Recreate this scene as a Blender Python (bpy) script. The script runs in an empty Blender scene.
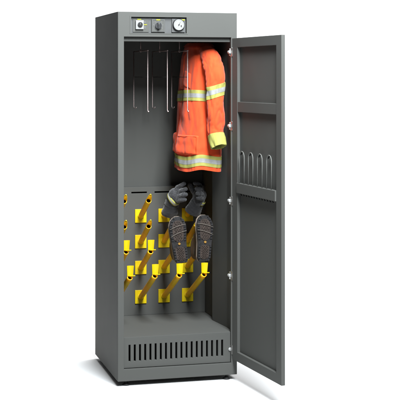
import bpy, bmesh, math, random
from mathutils import Vector, Matrix, noise
random.seed(7)
R = math.radians
sc = bpy.context.scene
col = sc.collection

# ------------------------------------------------------------------ materials
def mat(name, color, rough=0.5, metal=0.0, spec=0.3, var=0.0, vscale=20.0, bump=0.0, bscale=600.0,
        coat=0.0, sheen=0.0, dist=0.001, rvar=0.06):
    m = bpy.data.materials.new(name); m.use_nodes = True
    nt = m.node_tree; b = nt.nodes['Principled BSDF']
    b.inputs['Base Color'].default_value = (*color, 1)
    b.inputs['Roughness'].default_value = rough
    b.inputs['Metallic'].default_value = metal
    b.inputs['Specular IOR Level'].default_value = spec
    b.inputs['Coat Weight'].default_value = coat
    b.inputs['Sheen Weight'].default_value = sheen
    tc = nt.nodes.new('ShaderNodeTexCoord')
    if var:
        n = nt.nodes.new('ShaderNodeTexNoise'); n.inputs['Scale'].default_value = vscale
        n.inputs['Detail'].default_value = 6
        nt.links.new(tc.outputs['Object'], n.inputs['Vector'])
        r = nt.nodes.new('ShaderNodeMapRange')
        r.inputs['From Min'].default_value = 0.3; r.inputs['From Max'].default_value = 0.7
        r.inputs['To Min'].default_value = 1 - var; r.inputs['To Max'].default_value = 1 + var
        nt.links.new(n.outputs['Fac'], r.inputs['Value'])
        mx = nt.nodes.new('ShaderNodeVectorMath'); mx.operation = 'SCALE'
        mx.inputs[0].default_value = color
        nt.links.new(r.outputs['Result'], mx.inputs['Scale'])
        nt.links.new(mx.outputs['Vector'], b.inputs['Base Color'])
        r2 = nt.nodes.new('ShaderNodeMapRange')
        r2.inputs['From Min'].default_value = 0.3; r2.inputs['From Max'].default_value = 0.7
        r2.inputs['To Min'].default_value = max(0.05, rough - rvar); r2.inputs['To Max'].default_value = min(1, rough + rvar)
        nt.links.new(n.outputs['Fac'], r2.inputs['Value'])
        nt.links.new(r2.outputs['Result'], b.inputs['Roughness'])
    if bump:
        n2 = nt.nodes.new('ShaderNodeTexNoise'); n2.inputs['Scale'].default_value = bscale
        n2.inputs['Detail'].default_value = 3
        nt.links.new(tc.outputs['Object'], n2.inputs['Vector'])
        bp = nt.nodes.new('ShaderNodeBump'); bp.inputs['Strength'].default_value = bump
        bp.inputs['Distance'].default_value = dist
        nt.links.new(n2.outputs['Fac'], bp.inputs['Height'])
        nt.links.new(bp.outputs['Normal'], b.inputs['Normal'])
    return m

M = {}
M['paint'] = mat('grey powder coat', (0.0850, 0.0860, 0.0805), 0.62, spec=0.10, var=0.006, vscale=9, bump=0.03, bscale=900, rvar=0.015)
M['steel'] = mat('zinc steel', (0.62, 0.60, 0.58), 0.32, metal=1.0, spec=0.5, var=0.1, vscale=60)
M['wire'] = mat('stainless wire', (0.31, 0.25, 0.24), 0.5, metal=0.75, spec=0.5, var=0.08, vscale=80)
M['wiredark'] = mat('dark wire', (0.02, 0.017, 0.016), 0.5, spec=0.3, var=0.05)
M['loop'] = mat('grey coated wire', (0.135, 0.137, 0.128), 0.55, spec=0.3, var=0.04)
M['yellow'] = mat('yellow plastic', (0.66, 0.49, 0.003), 0.45, spec=0.3, var=0.04, vscale=30)
M['amber'] = mat('amber plastic tube', (0.98, 0.50, 0.010), 0.4, spec=0.35, var=0.05, vscale=40)
bb_ = M['amber'].node_tree.nodes['Principled BSDF']; bb_.inputs['Subsurface Weight'].default_value = 0.5; bb_.inputs['Subsurface Radius'].default_value = (1.0, 0.5, 0.05); bb_.inputs['Subsurface Scale'].default_value = 0.02
M['hole'] = mat('amber bore shade', (0.05, 0.014, 0.004), 0.8, spec=0.1)  # tube inside: shade of the bore put into a darkened amber
M['black'] = mat('black rubber', (0.012, 0.012, 0.012), 0.6, spec=0.3, var=0.1, vscale=80)
M['dark'] = mat('dark slot', (0.008, 0.008, 0.008), 0.8, spec=0.1)  # near black; also stands in for shade behind vent and duct slots
M['white'] = mat('white plastic', (0.24, 0.24, 0.235), 0.4, spec=0.4, var=0.02)
M['nickel'] = mat('satin nickel', (0.34, 0.34, 0.335), 0.4, spec=0.5, var=0.04)
M['lime'] = mat('yellow green label', (0.30, 0.33, 0.01), 0.5, spec=0.3, var=0.03)
M['panelgrey'] = mat('grey module plastic', (0.075, 0.077, 0.077), 0.45, spec=0.35, var=0.03, bump=0.05)
M['darkgrey'] = mat('dark grey plastic', (0.018, 0.019, 0.02), 0.4, spec=0.4, var=0.05)
M['print'] = mat('grey printing', (0.10, 0.10, 0.10), 0.6, spec=0.2, var=0.03)
M['chrome'] = mat('bezel metal', (0.75, 0.75, 0.74), 0.22, metal=1.0, spec=0.5, var=0.05)
M['glove'] = mat('charcoal glove leather', (0.031, 0.0305, 0.033), 0.7, spec=0.3, var=0.3, vscale=60, bump=0.5, bscale=260, sheen=0.3)
def wrinkle(m, s1, d1):
    nt = m.node_tree; b = nt.nodes['Principled BSDF']; tc = [n for n in nt.nodes if n.type == 'TEX_COORD'][0]
    old = b.inputs['Normal'].links[0].from_node
    no = nt.nodes.new('ShaderNodeTexNoise'); no.inputs['Scale'].default_value = s1 * 0.5; no.inputs['Detail'].default_value = 4
    mix = nt.nodes.new('ShaderNodeVectorMath'); mix.operation = 'MULTIPLY_ADD'; mix.inputs[1].default_value = (0.012, 0.012, 0.012)
    v = nt.nodes.new('ShaderNodeTexVoronoi'); v.feature = 'DISTANCE_TO_EDGE'; v.inputs['Scale'].default_value = s1
    r = nt.nodes.new('ShaderNodeMapRange'); r.inputs['From Max'].default_value = 0.12
    bp = nt.nodes.new('ShaderNodeBump'); bp.inputs['Strength'].default_value = 0.8; bp.inputs['Distance'].default_value = d1
    nt.links.new(tc.outputs['Object'], no.inputs['Vector']); nt.links.new(no.outputs['Color'], mix.inputs[0]); nt.links.new(tc.outputs['Object'], mix.inputs[2])
    nt.links.new(mix.outputs[0], v.inputs['Vector']); nt.links.new(v.outputs['Distance'], r.inputs['Value']); nt.links.new(r.outputs['Result'], bp.inputs['Height'])
    nt.links.new(bp.outputs['Normal'], old.inputs['Normal'])
wrinkle(M['glove'], 75, 0.0016)
M['gloveknit'] = mat('dark knit cuff', (0.015, 0.0145, 0.016), 0.85, spec=0.2, var=0.3, vscale=120, bump=0.7, bscale=500, sheen=0.3)
M['glovelight'] = mat('grey finger padding', (0.16, 0.16, 0.165), 0.6, spec=0.3, var=0.15, vscale=90, bump=0.3, bscale=400)
M['hiviz'] = mat('yellow fabric', (0.33, 0.32, 0.085), 0.8, spec=0.2, var=0.06, vscale=60, bump=0.25, bscale=900)
M['silver'] = mat('grey reflective tape', (0.28, 0.28, 0.275), 0.55, spec=0.3, var=0.07, vscale=70, bump=0.2, bscale=900)
M['sole'] = mat('dark rubber sole', (0.018, 0.017, 0.0175), 0.7, spec=0.2, var=0.4, vscale=70, bump=0.4, bscale=300)
M['soleinset'] = mat('brown rubber inset', (0.038, 0.028, 0.0235), 0.7, spec=0.2, var=0.4, vscale=90, bump=0.4, bscale=300)
M['solegroove'] = mat('pale sole line', (0.15, 0.13, 0.11), 0.7, spec=0.2, var=0.1, vscale=80)
M['badge'] = mat('ochre badge', (0.26, 0.14, 0.03), 0.6, spec=0.2, var=0.1)
M['bootleather'] = mat('brown boot leather', (0.10, 0.065, 0.042), 0.55, spec=0.35, var=0.3, vscale=40, bump=0.4, bscale=250)
M['midsole'] = mat('beige midsole', (0.27, 0.22, 0.18), 0.65, spec=0.2, var=0.12, vscale=60, bump=0.2)
M['floor'] = mat('white paper', (0.63, 0.63, 0.63), 0.9, spec=0.05, var=0.01, vscale=2)

# woven orange shell cloth
def cloth(name, color):
    m = mat(name, color, 0.85, spec=0.15, var=0.05, vscale=14, sheen=0.15)
    nt = m.node_tree; b = nt.nodes['Principled BSDF']
    tc = [n for n in nt.nodes if n.type == 'TEX_COORD'][0]
    w1 = nt.nodes.new('ShaderNodeTexWave'); w1.bands_direction = 'Z'; w1.inputs['Scale'].default_value = 260
    w2 = nt.nodes.new('ShaderNodeTexWave'); w2.bands_direction = 'DIAGONAL'; w2.inputs['Scale'].default_value = 200
    no = nt.nodes.new('ShaderNodeTexNoise'); no.inputs['Scale'].default_value = 28; no.inputs['Detail'].default_value = 5
    for n in (w1, w2, no): nt.links.new(tc.outputs['Object'], n.inputs['Vector'])
    a = nt.nodes.new('ShaderNodeMath'); a.operation = 'ADD'
    nt.links.new(w1.outputs['Fac'], a.inputs[0]); nt.links.new(w2.outputs['Fac'], a.inputs[1])
    bp = nt.nodes.new('ShaderNodeBump'); bp.inputs['Strength'].default_value = 0.2; bp.inputs['Distance'].default_value = 0.0006
    bp2 = nt.nodes.new('ShaderNodeBump'); bp2.inputs['Strength'].default_value = 0.3; bp2.inputs['Distance'].default_value = 0.004
    nt.links.new(a.outputs[0], bp.inputs['Height']); nt.links.new(no.outputs['Fac'], bp2.inputs['Height'])
    nt.links.new(bp2.outputs['Normal'], bp.inputs['Normal']); nt.links.new(bp.outputs['Normal'], b.inputs['Normal'])
    return m
M['orange'] = cloth('orange aramid cloth', (0.72, 0.077, 0.0205))
M['thread'] = mat('dark orange thread', (0.36, 0.03, 0.010), 0.8, spec=0.1, var=0.1)
M['cuffin'] = cloth('yellow cuff lining', (0.22, 0.215, 0.05))
M['lining'] = cloth('dark lining', (0.05, 0.045, 0.03))

# ------------------------------------------------------------------ mesh helper
class MB:
    def __init__(s): s.v = []; s.f = []; s.m = []; s.sm = []
    def add(s, vs, fs, mi=0, smooth=False):
        o = len(s.v); s.v += [tuple(p) for p in vs]
        for f in fs: s.f.append([i + o for i in f]); s.m.append(mi); s.sm.append(smooth)
    def box(s, x0, x1, y0, y1, z0, z1, mi=0):
        vs = [(x, y, z) for x in (x0, x1) for y in (y0, y1) for z in (z0, z1)]
        s.add(vs, [(0, 1, 3, 2), (4, 6, 7, 5), (0, 4, 5, 1), (2, 3, 7, 6), (0, 2, 6, 4), (1, 5, 7, 3)], mi)
    def tube(s, path, r, n=10, mi=0, caps=True):
        path = [Vector(p) for p in path]; N = len(path)
        rr = r if isinstance(r, (list, tuple)) else [r] * N
        t0 = (path[1] - path[0]).normalized()
        up = Vector((0, 0, 1)) if abs(t0.z) < 0.9 else Vector((1, 0, 0))
        a = t0.cross(up).normalized(); vs = []
        for i, p in enumerate(path):
            t = ((path[min(i + 1, N - 1)] - p).normalized() + (p - path[max(i - 1, 0)]).normalized()).normalized()
            a = (a - t * a.dot(t)).normalized(); b = t.cross(a)
            vs += [p + (a * math.cos(2 * math.pi * k / n) + b * math.sin(2 * math.pi * k / n)) * rr[i] for k in range(n)]
        fs = [(i * n + k, i * n + (k + 1) % n, (i + 1) * n + (k + 1) % n, (i + 1) * n + k) for i in range(N - 1) for k in range(n)]
        s.add(vs, fs, mi, True)
        if caps:
            o = len(s.v) - len(vs)
            s.f += [[o + k for k in range(n)][::-1], [o + (N - 1) * n + k for k in range(n)]]; s.m += [mi] * 2; s.sm += [False] * 2
    def cyl(s, p0, p1, r, n=24, mi=0): s.tube([p0, p1], r, n, mi)
    def plate(s, x0, x1, z0, z1, y0, y1, holes=(), mi=0):
        """upright plate (XZ) of thickness y0..y1 with rectangular holes (hx0,hx1,hz0,hz1)"""
        xs = sorted({x0, x1, *[h[0] for h in holes], *[h[1] for h in holes]})
        zs = sorted({z0, z1, *[h[2] for h in holes], *[h[3] for h in holes]})
        def solid(i, j):
            if i < 0 or j < 0 or i >= len(xs) - 1 or j >= len(zs) - 1: return False
            cx = (xs[i] + xs[i + 1]) / 2; cz = (zs[j] + zs[j + 1]) / 2
            return not any(h[0] < cx < h[1] and h[2] < cz < h[3] for h in holes)
        idx = {}; vs = []
        def V(i, j, k):
            if (i, j, k) not in idx:
                idx[(i, j, k)] = len(vs); vs.append((xs[i], (y0, y1)[k], zs[j]))
            return idx[(i, j, k)]
        fs = []
        for i in range(len(xs) - 1):
            for j in range(len(zs) - 1):
                if not solid(i, j): continue
                fs.append((V(i, j, 0), V(i + 1, j, 0), V(i + 1, j + 1, 0), V(i, j + 1, 0)))
                fs.append((V(i, j, 1), V(i, j + 1, 1), V(i + 1, j + 1, 1), V(i + 1, j, 1)))
                for di, dj, a, b in ((-1, 0, (i, j), (i, j + 1)), (1, 0, (i + 1, j + 1), (i + 1, j)),
                                     (0, -1, (i + 1, j), (i, j)), (0, 1, (i, j + 1), (i + 1, j + 1))):
                    if not solid(i + di, j + dj):
                        fs.append((V(*a, 0), V(*b, 0), V(*b, 1), V(*a, 1)))
        s.add(vs, fs, mi)
    def grid(s, pts, mi=0, smooth=True, closed_u=False):
        """pts[i][j]"""
        n = len(pts); m = len(pts[0]); vs = [p for row in pts for p in row]
        fs = []
        for i in range(n - 1):
            for j in range(m if closed_u else m - 1):
                fs.append((i * m + j, i * m + (j + 1) % m, (i + 1) * m + (j + 1) % m, (i + 1) * m + j))
        s.add(vs, fs, mi, smooth)
    def build(s, name, mats, parent=None, bevel=0.0, fix=True, segs=2):
        me = bpy.data.meshes.new(name); me.from_pydata(s.v, [], s.f)
        for mm in (mats if isinstance(mats, (list, tuple)) else [mats]): me.materials.append(mm)
        for p, mi, sm in zip(me.polygons, s.m, s.sm): p.material_index = mi; p.use_smooth = sm
        if fix:
            bm = bmesh.new(); bm.from_mesh(me); bmesh.ops.recalc_face_normals(bm, faces=bm.faces); bm.to_mesh(me); bm.free()
        me.update()
        o = bpy.data.objects.new(name, me); col.objects.link(o)
        if parent: o.parent = parent
        if bevel:
            b = o.modifiers.new('bevel', 'BEVEL'); b.width = bevel; b.segments = segs; b.limit_method = 'ANGLE'; b.angle_limit = R(40)
            b.harden_normals = False
        return o

def empty(name, loc, label, cat, group=None):
    o = bpy.data.objects.new(name, None); col.objects.link(o); o.location = loc
    o.empty_display_size = 0.05
    o['label'] = label; o['category'] = cat
    if group: o['group'] = group
    return o
def tag(o, label, cat, group=None):
    o['label'] = label; o['category'] = cat
    if group: o['group'] = group
def copy_tree(o, parent=None):
    c = o.copy(); col.objects.link(c)
    if parent: c.parent = parent
    for ch in list(o.children): copy_tree(ch, c)
    return c

# ------------------------------------------------------------------ cabinet
W, D, H, ZF = 0.600, 0.628, 1.790, -0.025
cab = empty('drying_cabinet', (0, 0, 0), 'tall dark grey steel drying cabinet with its door open and yellow tubes inside', 'cabinet')
P = M['paint']

b = MB()
b.plate(0, W, 0, H, 0, 0.022, [(0.030, 0.570, 0.058, 1.669), (0.066, 0.342, 1.687, 1.765)])
b.build('front_frame', P, cab, 0.0016)
for x0, x1 in ((0, 0.014), (W - 0.014, W)):
    b = MB(); b.box(x0, x1, 0.0221, D, 0, H)
    b.build('side_panel', P, cab)
b = MB(); b.box(0.0142, W - 0.0142, 0.0222, D - 0.0005, H - 0.014, H - 0.0004); b.build('top_panel', P, cab)
b = MB(); b.box(0.0142, W - 0.0142, D - 0.016, D - 0.001, 0.002, H - 0.0145); b.build('back_panel', P, cab)
b = MB(); b.box(0.0143, W - 0.0143, 0.0223, D - 0.0165, 0.001, 0.012); b.build('bottom_panel', P, cab)
# ceiling of the compartment and the recessed lintel strip the door closes against
b = MB(); b.box(0.0144, W - 0.0144, 0.045, D - 0.0165, 1.672, 1.682); b.build('ceiling_panel', P, cab)
b = MB(); b.box(0.0302, 0.5698, 0.0225, 0.044, 1.647, 1.690); b.build('lintel', P, cab, 0.001)
# floor pan with the slotted front
b = MB()
b.box(0.0146, W - 0.0146, 0.030, D - 0.0166, 0.200, 0.2095)
b.build('floor_panel', P, cab, 0.0012)
slots = []
for i in range(19):
    xc = 0.060 + i * (0.5275 - 0.060) / 18
    slots.append((xc - 0.0048, xc + 0.0048, 0.092, 0.173))
b = MB()
b.plate(0.0302, 0.5690, 0.0605, 0.2100, 0.012, 0.0285, slots)
b.build('vent_panel', P, cab, 0.0012)
b = MB(); b.box(0.032, 0.568, 0.060, 0.064, 0.064, 0.198); b.build('vent_slot_shade', M['dark'], cab)  # near-black sheet, shade behind the vent slots put into its colour
b = MB(); b.box(0.0148, 0.0285, 0.03, D - 0.018, 0.211, 1.6715); b.build('inner_wall', P, cab)
b = MB(); b.box(0.5855 - 0.0005, 0.5852, 0.03, D - 0.018, 0.211, 1.6715); b.build('inner_wall', P, cab)
# duct panel at the lower back, with slots along the top
sl = []
for c in (0.103, 0.231, 0.357, 0.487):
    sl.append((c - 0.050, c + 0.034, 0.856, 0.864))
b = MB()
b.plate(0.0290, 0.5846, 0.2100, 0.8895, 0.556, 0.562, sl)
b.box(0.0291, 0.5845, 0.5622, 0.611, 0.8800, 0.8890)
b.build('boot_rack_panel', P, cab, 0.001)
b = MB(); b.box(0.0292, 0.5844, 0.570, 0.574, 0.84, 0.878); b.build('duct_slot_shade', M['dark'], cab)  # black strip painted in place of the duct's inner shade
# full height pressed corner strip on right wall (seen as a vertical fold)
b = MB(); q0 = [(0.5848, 0.125), (0.562, 0.325), (0.5848, 0.331)]
b.add([(x, y, z) for z in (0.2105, 1.6715) for x, y in q0], [(0, 1, 4, 3), (1, 2, 5, 4), (2, 0, 3, 5), (0, 2, 1), (3, 4, 5)])
b.build('wall_fold', P, cab)
# hanging rail under the ceiling
b = MB(); b.tube([(0.030, 0.300, 1.664), (0.5845, 0.300, 1.664)], 0.007, 16)
b.build('hanging_rail', M['steel'], cab)

# levelling feet
for fx, fy in ((0.046, 0.030), (0.552, 0.024), (0.048, D - 0.05), (0.552, D - 0.05)):
    b = MB()
    b.tube([(fx, fy, ZF), (fx, fy, ZF + 0.003), (fx, fy, ZF + 0.008), (fx, fy, ZF + 0.011)], [0.0175, 0.019, 0.018, 0.010], 28)
    f = b.build('foot', M['black'], cab)
    b = MB(); b.tube([(fx, fy, ZF + 0.010), (fx, fy, 0.0)], 0.006, 16); b.build('threaded_stem', M['black'], f)

# ------------------------------------------------------------------ control panel
b = MB()
b.box(0.067, 0.341, 0.014, 0.0165, 1.688, 1.764)
b.build('x', P, None) if False else None
cp = b.build('control_panel', M['panelgrey'], cab)
b = MB()   # thin raised border round the recess
b.plate(0.0575, 0.3485, 1.6825, 1.7715, -0.0012, 0.0, [(0.0655, 0.3425, 1.6865, 1.7655)])
b.build('panel_border', P, cp, 0.0004)
def disc(b, x, z, r, y0, y1, mi=0, n=32): b.tube([(x, y0, z), (x, y1, z)], r, n, mi)
# button module
b = MB()
b.box(0.076, 0.155, 0.0105, 0.0138, 1.6915, 1.7565)
b.build('module_plate', P, cp, 0.0008)
b = MB()
b.box(0.0885, 0.1285, 0.000, 0.0103, 1.7050, 1.7490, 0)
b.build('push_button_housing', M['white'], cp, 0.002)
b = MB()
disc(b, 0.110, 1.7275, 0.0125, -0.004, -0.0002, 0)
disc(b, 0.110, 1.7275, 0.0088, -0.007, -0.0041, 1)
b.box(0.1092, 0.1108, -0.0078, -0.0071, 1.7275, 1.7350, 2)
b.build('push_button', [M['darkgrey'], M['black'], M['white']], cp)
b = MB()
b.box(0.098, 0.117, 0.009, 0.0102, 1.7520, 1.7562)
b.build('yellow_label', M['lime'], cp)
b = MB(); b.box(0.1305, 0.1455, 0.0090, 0.0102, 1.7265, 1.7302); b.build('yellow_label', M['lime'], cp)
b = MB(); b.box(0.131, 0.139, 0.0092, 0.0102, 1.7345, 1.7465); b.box(0.131, 0.139, 0.0092, 0.0102, 1.708, 1.722); b.build('indicator_window', M['print'], cp)
# rotary switch module
b = MB()
b.box(0.168, 0.2355, 0.0060, 0.0138, 1.6920, 1.7555)
b.build('module_plate', P, cp, 0.0012)
b = MB()
b.plate(0.172, 0.2315, 1.6955, 1.7520, 0.0047, 0.0059, [(0.1745, 0.2290, 1.6980, 1.7495)])
b.build('module_rim', M['panelgrey'], cp)
b = MB()
disc(b, 0.2010, 1.7235, 0.0205, 0.0035, 0.0058, 1)
disc(b, 0.2010, 1.7235, 0.0155, -0.004, 0.0034, 0)
b.box(0.1972, 0.2048, -0.012, -0.0041, 1.7085, 1.7385, 0)
b.box(0.2002, 0.2018, -0.0126, -0.0121, 1.7300, 1.7380, 2)
for k in range(7):
    a = R(-120 + 40 * k)
    x, z = 0.2010 + 0.0235 * math.sin(a), 1.7235 + 0.0235 * math.cos(a)
    disc(b, x, z, 0.0012, 0.0045, 0.0058, 2, 8)
b.build('rotary_knob', [M['darkgrey'], M['panelgrey'], M['white']], cp)
b = MB(); b.box(0.1915, 0.2105, 0.0043, 0.0058, 1.7500, 1.7548); b.build('yellow_label', M['lime'], cp)
# gauge module
b = MB()
b.box(0.2695, 0.3360, 0.0060, 0.0138, 1.6920, 1.7585)
b.build('module_plate', M['panelgrey'], cp, 0.0012)
b = MB()
gx, gz = 0.3025, 1.7290
b.tube([(gx, 0.0058, gz), (gx, -0.004, gz), (gx, -0.006, gz)], [0.0295, 0.0295, 0.0275], 40, 0)
disc(b, gx, gz, 0.0262, -0.0068, -0.0061, 1, 40)
for k in range(25):
    a = R(-135 + 270 * k / 24); rr = 0.0235; L = 0.0035 if k % 4 == 0 else 0.002
    ca, sa = math.cos(a), math.sin(a)
    def q(r, w): return (gx + r * sa + w * ca, -0.0071, gz + r * ca - w * sa)
    b.add([q(rr, -0.0004), q(rr, 0.0004), q(rr - L, 0.0004), q(rr - L, -0.0004)], [(0, 1, 2, 3)], 2)
a = R(28); ca, sa = math.cos(a), math.sin(a)
def q(r, w): return (gx + r * sa + w * ca, -0.0076, gz + r * ca - w * sa)
b.add([q(-0.007, -0.0012), q(-0.007, 0.0012), q(0.017, 0.0003), q(0.017, -0.0003)], [(0, 1, 2, 3)], 2)
disc(b, gx, gz, 0.0032, -0.0085, -0.0069, 3, 16)
b.box(gx + 0.009, gx + 0.0135, -0.00735, -0.0069, gz - 0.011, gz - 0.002, 2)
b.build('dial_gauge', [M['darkgrey'], M['white'], M['black'], M['darkgrey']], cp)
b = MB(); b.box(0.3150, 0.3340, 0.0040, 0.0058, 1.7510, 1.7560); b.build('yellow_label', M['lime'], cp)

# ------------------------------------------------------------------ door
DA = R(96.3)
door_e = MB()
L1, Z0, Z1, T = 0.578, 0.078, 1.665, 0.018
# local door frame: X = along the width away from the hinge, Y = outward (away from inside face), Z up
door_e.plate(-0.012, L1, Z0, Z1, 0.0155, T + 0.0005)
rim = [(0.064, 0.521, Z0 + 0.046, Z1 - 0.046)]
door_e.plate(-0.012, L1, Z0, Z1, 0.0, 0.0154, rim)
door = door_e.build('door', P, cab, 0.0014)
door.location = (0.575, -0.003, 0); door.rotation_euler = (0, 0, -(math.pi - DA))
# direction of local X must be (-cos DA, -sin DA): rotate +x by -(180-DA)
b = MB(); b.plate(0.0645, 0.5205, 1.302, 1.352, 0.0012, 0.0153); b.build('stiffener_rail', P, door, 0.0014)
notch = []
for i in range(14):
    xc = 0.100 + i * 0.029
    notch.append((xc - 0.008, xc + 0.008, 0.9010, 0.9085))
b = MB(); b.plate(0.0645, 0.5205, 0.906, 0.955, -0.006, 0.0153); b.build('stiffener_rail', P, door, 0.0014)
b = MB()
for i in range(13):
    xc = 0.105 + i * 0.031
    b.tube([(xc, 0.003, 0.9056), (xc, 0.003, 0.9005), (xc + 0.004, 0.003, 0.8975), (xc + 0.009, 0.003, 0.8990)], 0.0020, 8)
b.build('hook_row', M['dark'], door)
for xl, xr in ((0.094, 0.152), (0.203, 0.257), (0.311, 0.366), (0.418, 0.471)):
    b = MB(); yy = -0.001; r_ = (xr - xl) / 2; xc = (xl + xr) / 2; zt = 1.112 - r_
    path = [(xl, yy, 0.957), (xl, yy, zt)] + [(xc - r_ * math.cos(R(a)), yy, zt + r_ * math.sin(R(a))) for a in range(20, 180, 20)] + [(xr, yy, zt), (xr, yy, 0.957)]
    b.tube(path, 0.0023, 10)
    # dark arc just inside the crown of each loop
    b.tube([(xc - r_ * 0.80 * math.cos(R(a)), yy + 0.004, zt + r_ * 0.80 * math.sin(R(a))) for a in range(30, 151, 20)], 0.0026, 8, 1)
    b.build('wire_loop', [M['loop'], M['dark']], door)
for hz in (1.597, 1.231, 0.860, 0.489, 0.124):
    b = MB()
    b.tube([(-0.022, -0.004, hz - 0.018), (-0.022, -0.004, hz + 0.018)], 0.0045, 14, 0)
    b.tube([(-0.033, -0.006, hz), (-0.0305, -0.006, hz), (-0.012, -0.006, hz), (-0.0095, -0.006, hz)], [0.006, 0.0088, 0.0088, 0.006], 18, 1)
    b.box(-0.020, 0.004, -0.0035, -0.0004, hz - 0.022, hz + 0.022, 0)
    b.box(-0.026, -0.0225, -0.002, 0.020, hz - 0.016, hz + 0.016, 0)
    b.build('hinge', [M['steel'], M['nickel']], door, 0.0006)

# ------------------------------------------------------------------ yellow drying tubes
def make_dryer(x, z, L, rise, kind):
    """kind 'tongue' (upper rows) or 'paddle' (lower rows)"""
    y0 = 0.5558
    base = MB()
    base.box(x - 0.031, x + 0.031, y0 - 0.006, y0, z - 0.036, z + 0.036)
    base.tube([(x, y0 - 0.0061, z), (x, y0 - 0.011, z + 0.002)], [0.0175, 0.0165], 24)
    d = Vector((0, -L, rise)).normalized(); LL = math.hypot(L, rise)
    up = Vector((1, 0, 0)).cross(d); up = up if up.z > 0 else -up
    o = Vector((x, y0 - 0.004, z - 0.002))
    h = base.build('boot_dryer_tube', M['yellow'], cab, 0.0018)
    ro, ri, n = 0.0145, 0.0115, 24
    def ext(k):
        if kind != 'tongue': return 0.0
        a = 2 * math.pi * k / n - math.pi / 2       # 0 at the top
        c = math.cos(a)
        e = max(0.0, (c - 0.1) / 0.9)
        return 0.058 * (e ** 0.75) - 0.008
    t = MB(); rows = []
    for u, r in ((0, ro), (0.5, ro), (0.93, ro), (1.0, ro), (1.0, ri), (0.93, ri), (0.60, ri)):
        row = []
        for k in range(n):
            a = 2 * math.pi * k / n
            e = ext(k) if u == 1.0 else 0
            rr = r * (1 - 0.18 * max(0, e) / 0.05)
            row.append(o + d * (LL * u + e) + Vector((1, 0, 0)) * rr * math.cos(a) + up * rr * math.sin(a))
        rows.append(row)
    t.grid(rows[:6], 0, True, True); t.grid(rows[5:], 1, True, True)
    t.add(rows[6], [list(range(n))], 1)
    t.build('tube', [M['amber'], M['hole']], h)
    e = o + d * LL
    if kind == 'tongue':
        c = MB(); tip = e + d * 0.042 + up * ro * 0.62
        pts = []
        for i in range(7):
            u = i / 6; p = tip + d * (0.012 * u)
            wd = 0.0065 * math.sqrt(max(0.02, 1 - (u - 0.15) ** 2 * 1.2))
            pts.append([p - Vector((1, 0, 0)) * wd - up * 0.001, p + up * 0.0032, p + Vector((1, 0, 0)) * wd - up * 0.001, p - up * 0.0036])
        c.grid(pts, 0, True, True); c.add(pts[0], [(0, 1, 2, 3)]); c.add(pts[-1], [(0, 1, 2, 3)])
        c.build('tongue_tip', M['yellow'], h)
    else:
        c = MB(); pts = []; bot = e + up * 0.006 + d * 0.001
        for i in range(6):
            u = i / 5; zz = bot.z + 0.052 * u; hw = 0.0145 + 0.0030 * u
            row = []
            for j in range(9):
                s_ = -1 + j / 4
                row.append(Vector((x + hw * s_, bot.y - 0.004 + 0.006 * (1 - s_ * s_) - 0.006 * u, zz)))
            pts.append(row)
        back = [[p + Vector((0, 0.0034, 0)) for p in r_] for r_ in pts]
        c.grid(pts); c.grid(back)
        ed = [pts[i][0] for i in range(6)] + pts[5][1:] + [pts[i][8] for i in range(4, -1, -1)] + pts[0][7:0:-1]
        eb = [back[i][0] for i in range(6)] + back[5][1:] + [back[i][8] for i in range(4, -1, -1)] + back[0][7:0:-1]
        c.grid([ed, eb], 0, False, True)
        # curled lip at the foot of the paddle
        lip = [[Vector((x + s_ * 0.016 + 0.006, bot.y - 0.004 - 0.012 * v, bot.z + 0.004 * v * v + 0.001)) for s_ in (-0.8, -0.3, 0.3, 0.8, 1.1)] for v in (0, 0.5, 1)]
        lipb = [[p - Vector((0, 0, 0.004)) for p in r_] for r_ in lip]
        c.grid(lip); c.grid(lipb)
        ring = lambda g: g[0] + [g[1][-1]] + g[2][::-1] + [g[1][0]]
        c.grid([ring(lip), ring(lipb)], 0, False, True)
        c.build('paddle', M['yellow'], h)
    return h
for zc, L, rise, kind in ((0.736, 0.200, 0.108, 'tongue'), (0.600, 0.205, 0.112, 'tongue'),
                          (0.4625, 0.243, 0.122, 'paddle'), (0.307, 0.345, 0.166, 'paddle')):
    for xc in (0.103, 0.231, 0.358, 0.487):
        make_dryer(xc, zc, L + random.uniform(-0.003, 0.003), rise + random.uniform(-0.002, 0.002), kind)

# ------------------------------------------------------------------ wire hangers
HG = 'wire hangers under the cabinet ceiling'
hang = empty('drying_hanger', (0.176, 0.300, 1.664), 'leftmost of the three wire hangers, nearest the left wall', 'hanger', HG)
b = MB()
b.tube([(0, -0.009, 0.003), (0, -0.005, 0.0085), (0, 0.005, 0.0085), (0, 0.0105, 0.003), (0, 0.0105, -0.006), (0, 0.003, -0.012), (0, 0, -0.018), (0, 0, -0.059)], 0.0026, 10)
b.build('stem', M['wire'], hang)
b = MB(); b.tube([(0, 0.176, -0.059), (0, -0.176, -0.059)], 0.0029, 10); b.tube([(0, -0.006, -0.059), (0, 0.006, -0.059)], 0.0060, 12)
b.build('crossbar', M['wire'], hang)
b = MB(); b.tube([(0.0030, 0.170, -0.191), (0.0030, -0.170, -0.191)], 0.0015, 8); b.build('spreader_bar', M['wiredark'], hang)
for s in (-1, 1):
    y = 0.170 * s
    b = MB()
    if s > 0: b.tube([(0, y, -0.058), (0, y, -0.345), (0.001, y - 0.002, -0.351), (0.004, y - 0.008, -0.355), (0.009, y - 0.014, -0.353), (0.011, y - 0.016, -0.347)], 0.0025, 10)
    else: b.tube([(0, y, -0.058), (0, y, -0.352), (0, y - 0.003, -0.360), (0, y - 0.010, -0.364), (0, y - 0.018, -0.361)], 0.0025, 10)
    b.build('prong', M['wire'], hang)
for x, lab in ((0.276, 'middle of the three wire hangers, clear of the orange jacket'),
               (0.380, 'rightmost wire hanger, its front prong hanging in front of the orange jacket')):
    h2 = copy_tree(hang); h2.location.x = x; h2['label'] = lab

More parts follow.
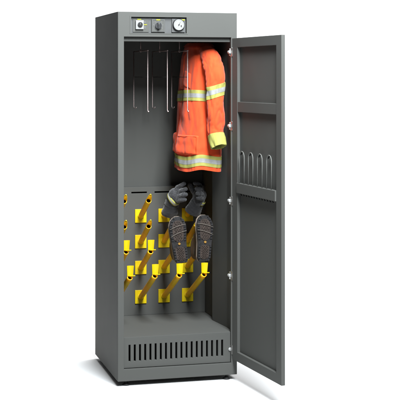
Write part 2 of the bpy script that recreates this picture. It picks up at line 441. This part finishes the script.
# ------------------------------------------------------------------ orange jacket
jk = empty('fire_jacket', (0.487, 0.31, 1.0), 'bright orange firefighter jacket with yellow and silver reflective bands', 'jacket')
JO = Vector((0.487, 0.31, 1.0))
def lerp(a, b, t): return a + (b - a) * t
def curve(pts, z):
    if z <= pts[0][0]: return pts[0][1]
    for (z0, a), (z1, c) in zip(pts, pts[1:]):
        if z <= z1:
            t = (z - z0) / (z1 - z0); return lerp(a, c, t * t * (3 - 2 * t) * 0.5 + t * 0.5)
    return pts[-1][1]
A_ = [(0.96, 0.205), (1.1, 0.200), (1.35, 0.180), (1.53, 0.178), (1.58, 0.165), (1.62, 0.125), (1.65, 0.072), (1.69, 0.066)]
B_ = [(0.96, 0.120), (1.12, 0.118), (1.25, 0.102), (1.45, 0.092), (1.55, 0.082), (1.62, 0.070), (1.65, 0.058), (1.69, 0.052)]
def spow(v, e): return math.copysign(abs(v) ** e, v)
def torso(th, z, off=0.0):
    """th = 0 faces the opening (-y), th = 90 degrees faces the left wall (-x)"""
    a, bb = curve(A_, z), curve(B_, z)
    low = max(0.0, min(1.0, (1.60 - z) / 0.5))
    top = max(0.0, min(1.0, (1.66 - z) / 0.05))
    d = low * (0.0065 * math.sin(4 * th + 0.8 + 2.4 * z) + 0.0042 * math.sin(7 * th - 1.1 + 5.0 * z) + 0.003 * math.sin(11 * th + 9 * z))
    nv = Vector((math.sin(th) * 2.2, math.cos(th) * 2.2, z * 5.5))
    d += top * (0.009 * noise.noise(nv) + 0.0030 * noise.noise(nv * 2.3 + Vector((3, 1, 7))) + 0.0006 * noise.noise(nv * 6.1))
    d -= top * low * (0.0075 * max(0.0, 1 - abs(noise.noise(Vector((math.sin(th) * 1.7 + 4, math.cos(th) * 1.7, z * 3.2 - th * 0.35))) * 3.2) ** 0.8)
                      + 0.0035 * max(0.0, 1 - abs(noise.noise(Vector((math.sin(th) * 3.1, math.cos(th) * 3.1 + 9, z * 8.0 + th * 0.8))) * 3.4)))
    x = -(bb + d) * spow(math.sin(th), 0.85); y = -(a + d) * spow(math.cos(th), 0.85)
    n = Vector((x / (bb * bb), y / (a * a), 0)).normalized()
    x += n.x * off; y += n.y * off
    xx = JO.x + x
    lim = 0.5640 + off * 0.5
    if xx > 0.545: xx = 0.545 + (lim - 0.545) * math.tanh((xx - 0.545) / (lim - 0.545))
    return Vector((xx - JO.x, y, z - JO.z))
def hem(th): return 1.000 + 0.0035 * math.sin(3 * th + 1) + 0.004 * math.sin(5 * th)
NT, NZ = 192, 150
b = MB(); rows = []
for i in range(NZ + 1):
    u = i / NZ
    rows.append([torso(2 * math.pi * j / NT, lerp(hem(2 * math.pi * j / NT), 1.645, u)) for j in range(NT)])
inner = [[p + Vector((-p.x * 0.05, -p.y * 0.03, 0.0)) for p in rows[0]], [p + Vector((-p.x * 0.06, -p.y * 0.04, 0.12)) for p in rows[0]]]
b.grid(rows, 0, True, True); b.grid([rows[0]] + inner, 1, True, True)
b.build('jacket_body', [M['orange'], M['lining']], jk, fix=True)
# collar
b = MB(); cr = []
for i, (z, g) in enumerate(((1.630, 0.008), (1.643, 0.007), (1.648, 0.004), (1.648, -0.002), (1.635, -0.004))):
    cr.append([torso(2 * math.pi * j / 64, z, g) for j in range(64)])
b.grid(cr, 0, True, True); b.build('collar', M['orange'], jk)
b = MB()
b.tube([(0.0, -0.03, 0.640), (0.0, -0.02, 0.655), (0.0, -0.018, 0.664), (0.0, -0.010, 0.669), (0.0, -0.002, 0.664), (0.0, 0.010, 0.655), (0, 0.03, 0.640)], 0.003, 8)
b.build('hanging_loop', M['lining'], jk)
def band(name, z0f, z1f, th0, th1, stripes, parent, surf, off=0.0028, n=140):
    """stripes: list of (fraction0, fraction1, material index)"""
    bb = MB(); closed = abs(th1 - th0) > 6.28
    for f0, f1, mi in stripes:
        rws = []
        ks = [lerp(f0, f1, q / 3) for q in range(4)]
        for k in ks:
            rws.append([surf(lerp(th0, th1, j / n), k, off + (0.0006 if mi else 0)) for j in range(n + (0 if closed else 1))])
        bb.grid(rws, mi, True, closed)
    # turned edges so that the tape has thickness
    for k in (stripes[0][0], stripes[-1][1]):
        rws = [[surf(lerp(th0, th1, j / n), k, o_) for j in range(n + (0 if closed else 1))] for o_ in (off, -0.002)]
        bb.grid(rws, 0, True, closed)
    return bb.build(name, [M['hiviz'], M['silver']], parent)
TRI = [(0, 0.30, 0), (0.30, 0.68, 1), (0.68, 1, 0)]
tw = 2 * math.pi
band('reflective_band', 0, 0, 0, tw, TRI, jk, lambda th, k, o: torso(th, hem(th) + 0.020 + 0.056 * k, o))
band('reflective_band', 0, 0, 0, tw, TRI, jk, lambda th, k, o: torso(th, 1.350 + 0.004 * math.sin(2 * th) + 0.055 * k, o))
# bellows pockets, front flap, pocket flaps
def patch(name, th0, th1, z0, z1, off, mtl, nu=28, nv=24, skew=0.0):
    bb = MB(); g = []
    for i in range(nv + 1):
        v = i / nv; row = []
        for j in range(nu + 1):
            u = j / nu
            e = min(1, min(u, 1 - u) / 0.10) ** 0.5 * min(1, min(v, 1 - v) / 0.08) ** 0.5
            th = lerp(th0, th1, u); z = lerp(z0, z1, v) + skew * (u - 0.5)
            bulge = 1 + 0.35 * noise.noise(Vector((u * 3, v * 3, th0 * 5)))
            row.append(torso(th, z, -0.002 + (off * bulge) * e))
        g.append(row)
    bb.grid(g); return bb.build(name, mtl, jk)
patch('bellows_pocket', R(22), R(84), 1.080, 1.180, 0.014, M['orange'])
patch('bellows_pocket', R(106), R(150), 1.080, 1.186, 0.013, M['orange'])
patch('front_flap', R(84), R(100), 1.078, 1.345, 0.006, M['orange'])
patch('front_flap', R(84), R(100), 1.408, 1.60, 0.006, M['orange'])
patch('radio_pocket', R(52), R(80), 1.42, 1.50, 0.006, M['orange'], skew=0.02)
def seam(fn, n, r=0.0011):
    bb = MB(); bb.tube([fn(i / n) for i in range(n + 1)], r, 6); return bb
sm_ = MB()
for th_ in (R(88), R(97)):
    o_ = seam(lambda u: torso(th_, lerp(1.085, 1.34, u), 0.0066), 50); sm_.add(o_.v, o_.f, 0, True)
for (ta, za, tb, zb) in ((26, 1.173, 80, 1.173), (26, 1.087, 26, 1.173), (80, 1.087, 80, 1.173), (26, 1.087, 80, 1.087)):
    o_ = seam(lambda u: torso(R(lerp(ta, tb, u)), lerp(za, zb, u), 0.0125), 40, 0.0009); sm_.add(o_.v, o_.f, 0, True)
sm_.build('stitching', M['thread'], jk)
# sleeves
def sleeve_fn(path, rad, seed):
    pts = [Vector(p) for p in path]; N = len(pts)
    # Catmull-Rom
    def C(t):
        t = max(0, min(0.99999, t)) * (N - 1); i = int(t); f = t - i
        p0, p1, p2, p3 = pts[max(i - 1, 0)], pts[i], pts[i + 1], pts[min(i + 2, N - 1)]
        return 0.5 * ((2 * p1) + (p2 - p0) * f + (2 * p0 - 5 * p1 + 4 * p2 - p3) * f * f + (3 * p1 - p0 - 3 * p2 + p3) * f ** 3)
    def Rr(t):
        t = max(0, min(0.99999, t)) * (N - 1); i = int(t); f = t - i
        return lerp(rad[i], rad[i + 1], f * f * (3 - 2 * f))
    def S(th, t, off=0.0):
        c = C(t); tg = (C(t + 0.01) - C(t - 0.01)).normalized()
        X = (Vector((1, 0, 0)) - tg * tg.x).normalized(); Y = tg.cross(X)
        amp = min(1, t * 4)
        nv = Vector((math.cos(th) * 1.6 + seed, math.sin(th) * 1.6, t * 6))
        d = amp * (0.0060 * noise.noise(nv) + 0.0022 * noise.noise(nv * 2.2) + 0.0022 * math.sin(3 * th + 9 * t + seed) + 0.0004 * noise.noise(nv * 6))
        d -= amp * (0.0060 * max(0.0, 1 - abs(noise.noise(Vector((math.cos(th) * 0.9 + seed, math.sin(th) * 0.9, t * 5.5 + 0.5 * math.cos(th)))) * 3.2) ** 0.8)
                    + 0.0025 * max(0.0, 1 - abs(noise.noise(Vector((math.cos(th) * 1.8, math.sin(th) * 1.8 + seed, t * 13))) * 3.2)))
        r = Rr(t) + d + off
        return c + X * r * math.cos(th) * 1.0 + Y * r * math.sin(th) * 0.92 - JO
    return S
def sleeve(path, rad, seed, b0, tilt):
    S = sleeve_fn(path, rad, seed)
    bb = MB(); n, m = 72, 120
    bb.grid([[S(tw * j / n, i / m) for j in range(n)] for i in range(m + 1)], 0, True, True)
    # rounded shoulder cap
    r0 = [S(tw * j / n, 0) for j in range(n)]; c0 = sum(r0, Vector()) / n
    bb.grid([r0] + [[lerp(p, c0, q) + Vector((0, 0, 0.012 * math.sin(q * 1.57))) for p in r0] for q in (0.3, 0.6, 0.9)], 0, True, True)
    # lining inside the cuff
    bb.grid([[S(tw * j / n, t, o) for j in range(n)] for t, o in ((1.0, 0.0), (1.0, -0.005), (0.97, -0.008), (0.94, -0.011), (0.91, -0.015), (0.88, -0.018))], 1, True, True)
    rr = [S(tw * j / n, 0.88, -0.018) for j in range(n)]; bb.add(rr, [list(range(n))], 1)
    so = bb.build('sleeve', [M['orange'], M['cuffin']], jk)
    band('sleeve_band', 0, 0, 0, tw, TRI, so, lambda th, k, o: S(th, b0 + tilt * math.cos(th) - 0.105 * k, o), 0.0024, 72)
    band('cuff_band', 0, 0, 0, tw, [(0, 1, 0)], so, lambda th, k, o: S(th, 0.868 + 0.133 * k, o), 0.0024, 72)
    return so
sleeve([(0.492, 0.190, 1.600), (0.500, 0.118, 1.565), (0.508, 0.082, 1.500), (0.509, 0.078, 1.400), (0.510, 0.076, 1.300), (0.511, 0.080, 1.205), (0.521, 0.045, 1.125)],
       [0.040, 0.050, 0.050, 0.047, 0.046, 0.044, 0.036], 1.3, 0.547, -0.022)
sleeve([(0.492, 0.430, 1.600), (0.500, 0.485, 1.570), (0.505, 0.525, 1.500), (0.510, 0.540, 1.400), (0.512, 0.542, 1.300), (0.512, 0.542, 1.200), (0.512, 0.535, 1.122)],
       [0.040, 0.050, 0.046, 0.044, 0.042, 0.040, 0.036], 4.1, 0.475, 0.0)

# ------------------------------------------------------------------ gloves
def capsule(bm, pts, rads, seg=14):
    """chain of tapered segments with spherical joints (merged later by a voxel remesh)"""
    for p, r in zip(pts, rads):
        bmesh.ops.create_uvsphere(bm, u_segments=seg, v_segments=10, radius=r, matrix=Matrix.Translation(p))
    for (p, r), (q, s) in zip(zip(pts, rads), list(zip(pts, rads))[1:]):
        p, q = Vector(p), Vector(q); d = q - p; L = d.length
        rot = d.to_track_quat('Z', 'Y').to_matrix().to_4x4()
        bmesh.ops.create_cone(bm, cap_ends=True, segments=seg, radius1=r, radius2=s, depth=L, matrix=Matrix.Translation((p + q) / 2) @ rot)
def remesh_obj(name, bm, mtl, parent, vox, smooth=3):
    me = bpy.data.meshes.new(name); bm.to_mesh(me); bm.free(); me.materials.append(mtl)
    o = bpy.data.objects.new(name, me); col.objects.link(o); o.parent = parent
    r = o.modifiers.new('remesh', 'REMESH'); r.mode = 'VOXEL'; r.voxel_size = vox; r.use_smooth_shade = True
    s = o.modifiers.new('smooth', 'SMOOTH'); s.factor = 0.5; s.iterations = smooth
    return o
def glove(label, o, cuff, wrist, palm, knuckles, tips, thumb, curl, band_axis, a0=0.0, a1=6.28319):
    g = empty('work_glove', o, label, 'glove', 'pair of work gloves on the yellow tubes')
    O = Vector(o); V = lambda p: Vector(p) - O
    bm = bmesh.new()
    capsule(bm, [V(wrist), V(palm)], [0.033, 0.036])
    for k in knuckles: capsule(bm, [V(palm), V(k)], [0.026, 0.0135])
    capsule(bm, [V(knuckles[i]) for i in range(4)], [0.0135] * 4)
    for i in range(4):
        a, t = V(knuckles[i]), V(tips[i]); mid = a.lerp(t, 0.55) + Vector(curl) * 0.35
        capsule(bm, [a, mid, t], [0.0122, 0.0120, 0.0106])
    capsule(bm, [V(p) for p in thumb], [0.017, 0.0145, 0.0118])
    remesh_obj('hand', bm, M['glove'], g, 0.0026, 3)
    # gauntlet cuff: open tube
    c, w = V(cuff), V(wrist); d = (w - c).normalized()
    X = d.cross(Vector((0, 1, 0))).normalized(); Y = d.cross(X); b = MB(); rows = []
    for i in range(19):
        u = i / 18; p = c.lerp(w, u * 1.1)
        r = lerp(0.043, 0.035, u) + 0.0022 * math.sin(u * 9) * (1 - u) - 0.0018 * max(0, math.sin(u * 34))
        rows.append([p + (X * math.cos(tw * j / 40) + Y * math.sin(tw * j / 40) * 0.85) * (r + 0.0025 * noise.noise(Vector((math.cos(tw * j / 40) * 2, math.sin(tw * j / 40) * 2, u * 5 + O.x * 9)))) for j in range(40)])
    innr = [[p * 1.0 + (c - p) * 0.08 for p in rows[0]], [p + (c - p) * 0.10 + d * 0.05 for p in rows[0]]]
    b.grid(rows, 0, True, True); b.grid([rows[0]] + innr, 0, True, True)
    b.build('cuff', M['gloveknit'], g)
    # yellow wrist band round the wrist
    c2 = w.lerp(V(palm), band_axis[0]); d2 = Vector(band_axis[1]).normalized()
    X2 = d2.cross(Vector((0, 1, 0))).normalized(); Y2 = d2.cross(X2)
    bnd = MB(); rws = []
    for (h, r) in ((-0.011, 0.036), (-0.010, 0.0392), (-0.004, 0.0400), (0.004, 0.0400), (0.010, 0.0392), (0.011, 0.036)):
        rws.append([c2 + d2 * h + (X2 * math.cos(lerp(a0, a1, j / 48)) + Y2 * math.sin(lerp(a0, a1, j / 48)) * 0.95) * r for j in range(49)])
    bnd.grid(rws[:3], 0, True); bnd.grid(rws[3:], 0, True); bnd.grid(rws[2:4], 1, True)
    bnd.build('wrist_band', [M['hiviz'], M['silver']], g)
    return g
glove('dark grey work glove at left of the pair, its yellow wrist band fully shown', (0.358, 0.40, 0.76),
      (0.347, 0.385, 0.760), (0.354, 0.345, 0.832), (0.364, 0.325, 0.866),
      [(0.373, 0.305, 0.905), (0.376, 0.295, 0.883), (0.375, 0.290, 0.860), (0.372, 0.295, 0.838)],
      [(0.398, 0.275, 0.926), (0.402, 0.255, 0.900), (0.402, 0.250, 0.873), (0.399, 0.262, 0.846)],
      [(0.368, 0.335, 0.850), (0.385, 0.345, 0.880), (0.398, 0.340, 0.905)], (0.004, -0.022, 0.006), (0.35, (0.55, -0.45, 0.45)))
glove('dark grey work glove at right of the pair, fingers curled towards the other glove', (0.487, 0.40, 0.76),
      (0.466, 0.370, 0.768), (0.488, 0.340, 0.826), (0.496, 0.330, 0.862),
      [(0.489, 0.315, 0.915), (0.497, 0.305, 0.893), (0.500, 0.300, 0.870), (0.500, 0.305, 0.846)],
      [(0.462, 0.300, 0.925), (0.466, 0.280, 0.898), (0.469, 0.275, 0.874), (0.474, 0.285, 0.850)],
      [(0.484, 0.345, 0.858), (0.463, 0.350, 0.886), (0.447, 0.345, 0.912)], (0.006, -0.020, 0.004), (0.22, (0.50, -0.35, 0.80)), R(118), R(230))

# ------------------------------------------------------------------ boots (soles towards the opening)
def outline(n=72):
    """half widths along the sole; v = 0 heel .. 1 toe"""
    L_ = [(0, 0.022), (0.03, 0.030), (0.10, 0.036), (0.22, 0.0370), (0.40, 0.0375), (0.55, 0.0410), (0.70, 0.0445), (0.80, 0.0440), (0.90, 0.037), (0.96, 0.027), (1.0, 0.010)]
    return lambda v: curve(L_, v)
HW = outline()
LEN = 0.235
def boot(label, toe, heel, twist, flip):
    toe, heel = Vector(toe), Vector(heel)
    Yv = (toe - heel).normalized()
    Zv = Vector((0, 1, 0)); Zv = (Zv - Yv * Zv.dot(Yv)).normalized()   # into the boot (towards the back wall)
    Xv = Yv.cross(Zv)
    rot = Matrix((Xv, Yv, Zv)).transposed().to_4x4() @ Matrix.Rotation(twist, 4, 'Y')
    g = empty('safety_boot', heel, label, 'boot', 'pair of boots on the yellow tubes')
    g.rotation_euler = rot.to_euler()
    def sx(v): return flip * 0.006 * math.sin(v * 3.0 - 0.4)            # slight sole curve
    # outsole + welt
    N = 60; ring = []
    for i in range(N + 1): v = i / N; ring.append((sx(v) + HW(v), v * LEN))
    for i in range(N, -1, -1): v = i / N; ring.append((sx(v) - HW(v), v * LEN))
    def rk(sc_, z): 
        cx = sum(p[0] for p in ring) / len(ring); cy = LEN / 2
        return [Vector((cx + (x - cx) * sc_, cy + (y - cy) * (1 + (sc_ - 1) * 0.4), z + 0.006 * max(0, (y / LEN - 0.75)) * 4)) for x, y in ring]
    b = MB()
    b.grid([rk(0.94, 0.004), rk(0.99, 0.0045), rk(1.0, 0.007), rk(1.0, 0.015), rk(0.97, 0.0165)], 0, True, True)
    b.add(rk(0.94, 0.004), [list(range(len(ring)))]); 
    # tread lugs along both edges and at heel / toe
    def lug(x0, x1, y0, y1, h=0.004):
        zt = lambda y: 0.004 + 0.006 * max(0, (y / LEN - 0.75)) * 4
        vs = []
        for (x, y) in ((x0, y0), (x1, y0), (x1, y1), (x0, y1)): vs += [(x, y, zt(y)), (lerp(x, (x0 + x1) / 2, 0.12), lerp(y, (y0 + y1) / 2, 0.12), zt(y) - h)]
        b.add(vs, [(1, 3, 5, 7), (0, 2, 3, 1), (2, 4, 5, 3), (4, 6, 7, 5), (6, 0, 1, 7)], 0)
    k = 17
    for i in range(k):
        v0, v1 = (i + 0.12) / k, (i + 0.86) / k; vm = (v0 + v1) / 2
        if 0.36 < vm < 0.46: continue
        w = HW(vm) * 0.96; c = sx(vm)
        for s in (-1, 1):
            lug(c + s * w * 0.66, c + s * w * 0.98, v0 * LEN, v1 * LEN)
    so = b.build('sole', M['sole'], g, fix=True)
    # brown centre insets (forefoot and heel) of small lozenges
    b = MB()
    for v0, v1, wd in ((0.46, 0.92, 0.66), (0.05, 0.36, 0.66)):
        rws = []
        for i in range(13):
            v = lerp(v0, v1, i / 12); e = min(1, min(i, 12 - i) / 2 + 0.35)
            rws.append([Vector((sx(v) + HW(v) * wd * e * s, v * LEN, 0.0015 + 0.006 * max(0, v - 0.75) * 4)) for s in (-1, -0.33, 0.33, 1)])
        b.grid(rws, 0, False)
        for i in range(1, 12):
            v = lerp(v0, v1, i / 12)
            for s in (-0.5, 0, 0.5):
                lx = sx(v) + HW(v) * wd * s * 0.9 + (0.003 if i % 2 else -0.003)
                zz = 0.0014 + 0.006 * max(0, v - 0.75) * 4
                b.add([(lx - 0.0045, v * LEN, zz), (lx, v * LEN - 0.006, zz), (lx + 0.0045, v * LEN, zz), (lx, v * LEN + 0.006, zz), (lx, v * LEN, zz - 0.004)], [(0, 1, 4), (1, 2, 4), (2, 3, 4), (3, 0, 4)])
    b.build('sole_inset', M['soleinset'], so)
    b = MB()
    for v, sl in ((0.63, 0.026), (0.78, 0.024)):
        path = []
        for i in range(9):
            s = -1 + i / 4; vv = v - flip * sl * s * (2.2 if v < 0.7 else 1.9)
            path.append((sx(v) + HW(vv) * 0.97 * s, vv * LEN + 0.004 * (1 - s * s), -0.0028 + 0.006 * max(0, vv - 0.75) * 4))
        b.tube(path, 0.0014, 8)
    b.build('sole_line', M['solegroove'], so)
    b = MB(); b.tube([(sx(0.42), 0.42 * LEN, -0.001), (sx(0.42), 0.42 * LEN, 0.004)], 0.0062, 20); b.build('sole_badge', M['badge'], so)
    # beige midsole strip
    b = MB(); b.grid([rk(0.985, 0.0160), rk(1.015, 0.0175), rk(1.02, 0.032), rk(0.97, 0.036)], 0, True, True); b.build('midsole', M['midsole'], g)
    # upper: lofted from the toe cap back over the instep into the shaft
    b = MB(); rws = []
    prof = [(0.027, 1.0, 0.0, 1.0), (0.045, 0.99, 0.0, 0.985), (0.060, 0.93, 0.0, 0.94), (0.072, 0.85, 0.0, 0.86), (0.084, 0.86, 0.01, 0.70),
            (0.10, 0.92, 0.01, 0.58), (0.115, 0.94, 0.01, 0.53), (0.122, 0.98, 0.01, 0.53), (0.128, 0.98, 0.01, 0.53), (0.130, 0.94, 0.01, 0.52)]
    n = 48
    for z, ws, v0, v1 in prof:
        row = []
        for j in range(n):
            a = tw * j / n; c_, s_ = math.cos(a), math.sin(a)
            vm, hv = (v0 + v1) / 2, (v1 - v0) / 2
            v = vm + hv * spow(s_, 0.85)
            base = HW(max(0.06, min(0.94, v * (1.0 if z < 0.06 else 0.6)))) if z < 0.06 else 0.035
            row.append(Vector((sx(v) * (1 if z < 0.06 else 0.3) + base * ws * spow(c_, 0.7), v * LEN, z + 0.0016 * noise.noise(Vector((c_ * 2, v * 8, z * 30))))))
        rws.append(row)
    b.grid(rws, 0, True, True)
    b.grid([rws[-1]] + [[Vector((p.x * 0.9, lerp(p.y, 0.26 * LEN, 0.1), p.z - q)) for p in rws[-1]] for q in (0.0, 0.05)], 1, True, True)
    b.build('upper', [M['bootleather'], M['lining']], g)
    return g
boot('left of the two brown boots, hung sole outward beside the other boot', (0.355, 0.222, 0.756), (0.369, 0.205, 0.530), R(-3), 1)
boot('right of the two brown boots, hung sole outward nearest the right wall', (0.491, 0.222, 0.750), (0.489, 0.205, 0.534), R(4), -1)

# ------------------------------------------------------------------ studio sweep
b = MB(); prof = [(-8.5, ZF), (-4, ZF), (0, ZF), (2.2, ZF)] + [(2.2 + 1.2 * math.sin(R(a)), ZF + 1.2 - 1.2 * math.cos(R(a))) for a in range(10, 91, 10)] + [(3.4, 5.5)]
b.grid([[(x, y, z) for x in (-1.3, 0, 2, 5, 8.5)] for y, z in prof], 0, True)
bd = b.build('studio_backdrop', M['floor'], None, fix=False); bd['kind'] = 'structure'

# ------------------------------------------------------------------ lights
w = bpy.data.worlds.new('World'); sc.world = w; w.use_nodes = True
w.node_tree.nodes['Background'].inputs['Color'].default_value = (0.9, 0.95, 1.0, 1)
w.node_tree.nodes['Background'].inputs['Strength'].default_value = 0.015
def area(name, loc, target, sx_, sy_, power, color=(1, 1, 1)):
    l = bpy.data.lights.new(name, 'AREA'); l.shape = 'RECTANGLE'; l.size = sx_; l.size_y = sy_; l.energy = power; l.color = color
    o = bpy.data.objects.new(name, l); col.objects.link(o); o.location = loc
    o.rotation_euler = (Vector(target) - Vector(loc)).to_track_quat('-Z', 'Y').to_euler()
    return o
area('key_softbox', (0.38, -2.02, 3.30), (0.40, 0.0, 0.8), 0.84, 1.9, 360, (0.91, 0.965, 1.0))
area('added_backdrop_light', (1.2, 1.3, 3.6), (1.2, 3.2, 0.4), 3.4, 0.7, 270)  # added unseen lamp that brightens the backdrop to white

# ------------------------------------------------------------------ camera
f, yaw, tx, d, cz, yh = 1254.8, 0.25782, -0.39682, 6.06495, 1.47671, 76.34
c, s = math.cos(yaw), math.sin(yaw)
cd = bpy.data.cameras.new('camera'); cam = bpy.data.objects.new('camera', cd); col.objects.link(cam)
cam.location = (-tx * c - d * s, tx * s - d * c, cz)
cam.rotation_euler = (math.pi / 2, 0, -yaw)
cd.sensor_width = 36; cd.lens = 36 * f / 400; cd.shift_y = -(200 - yh) / 400; cd.clip_start = 0.1; cd.clip_end = 100
sc.camera = cam
vs = sc.view_settings
vs.view_transform = 'Standard'; vs.look = 'None'; vs.exposure = 0; vs.gamma = 1
sc.cycles.max_bounces = 8
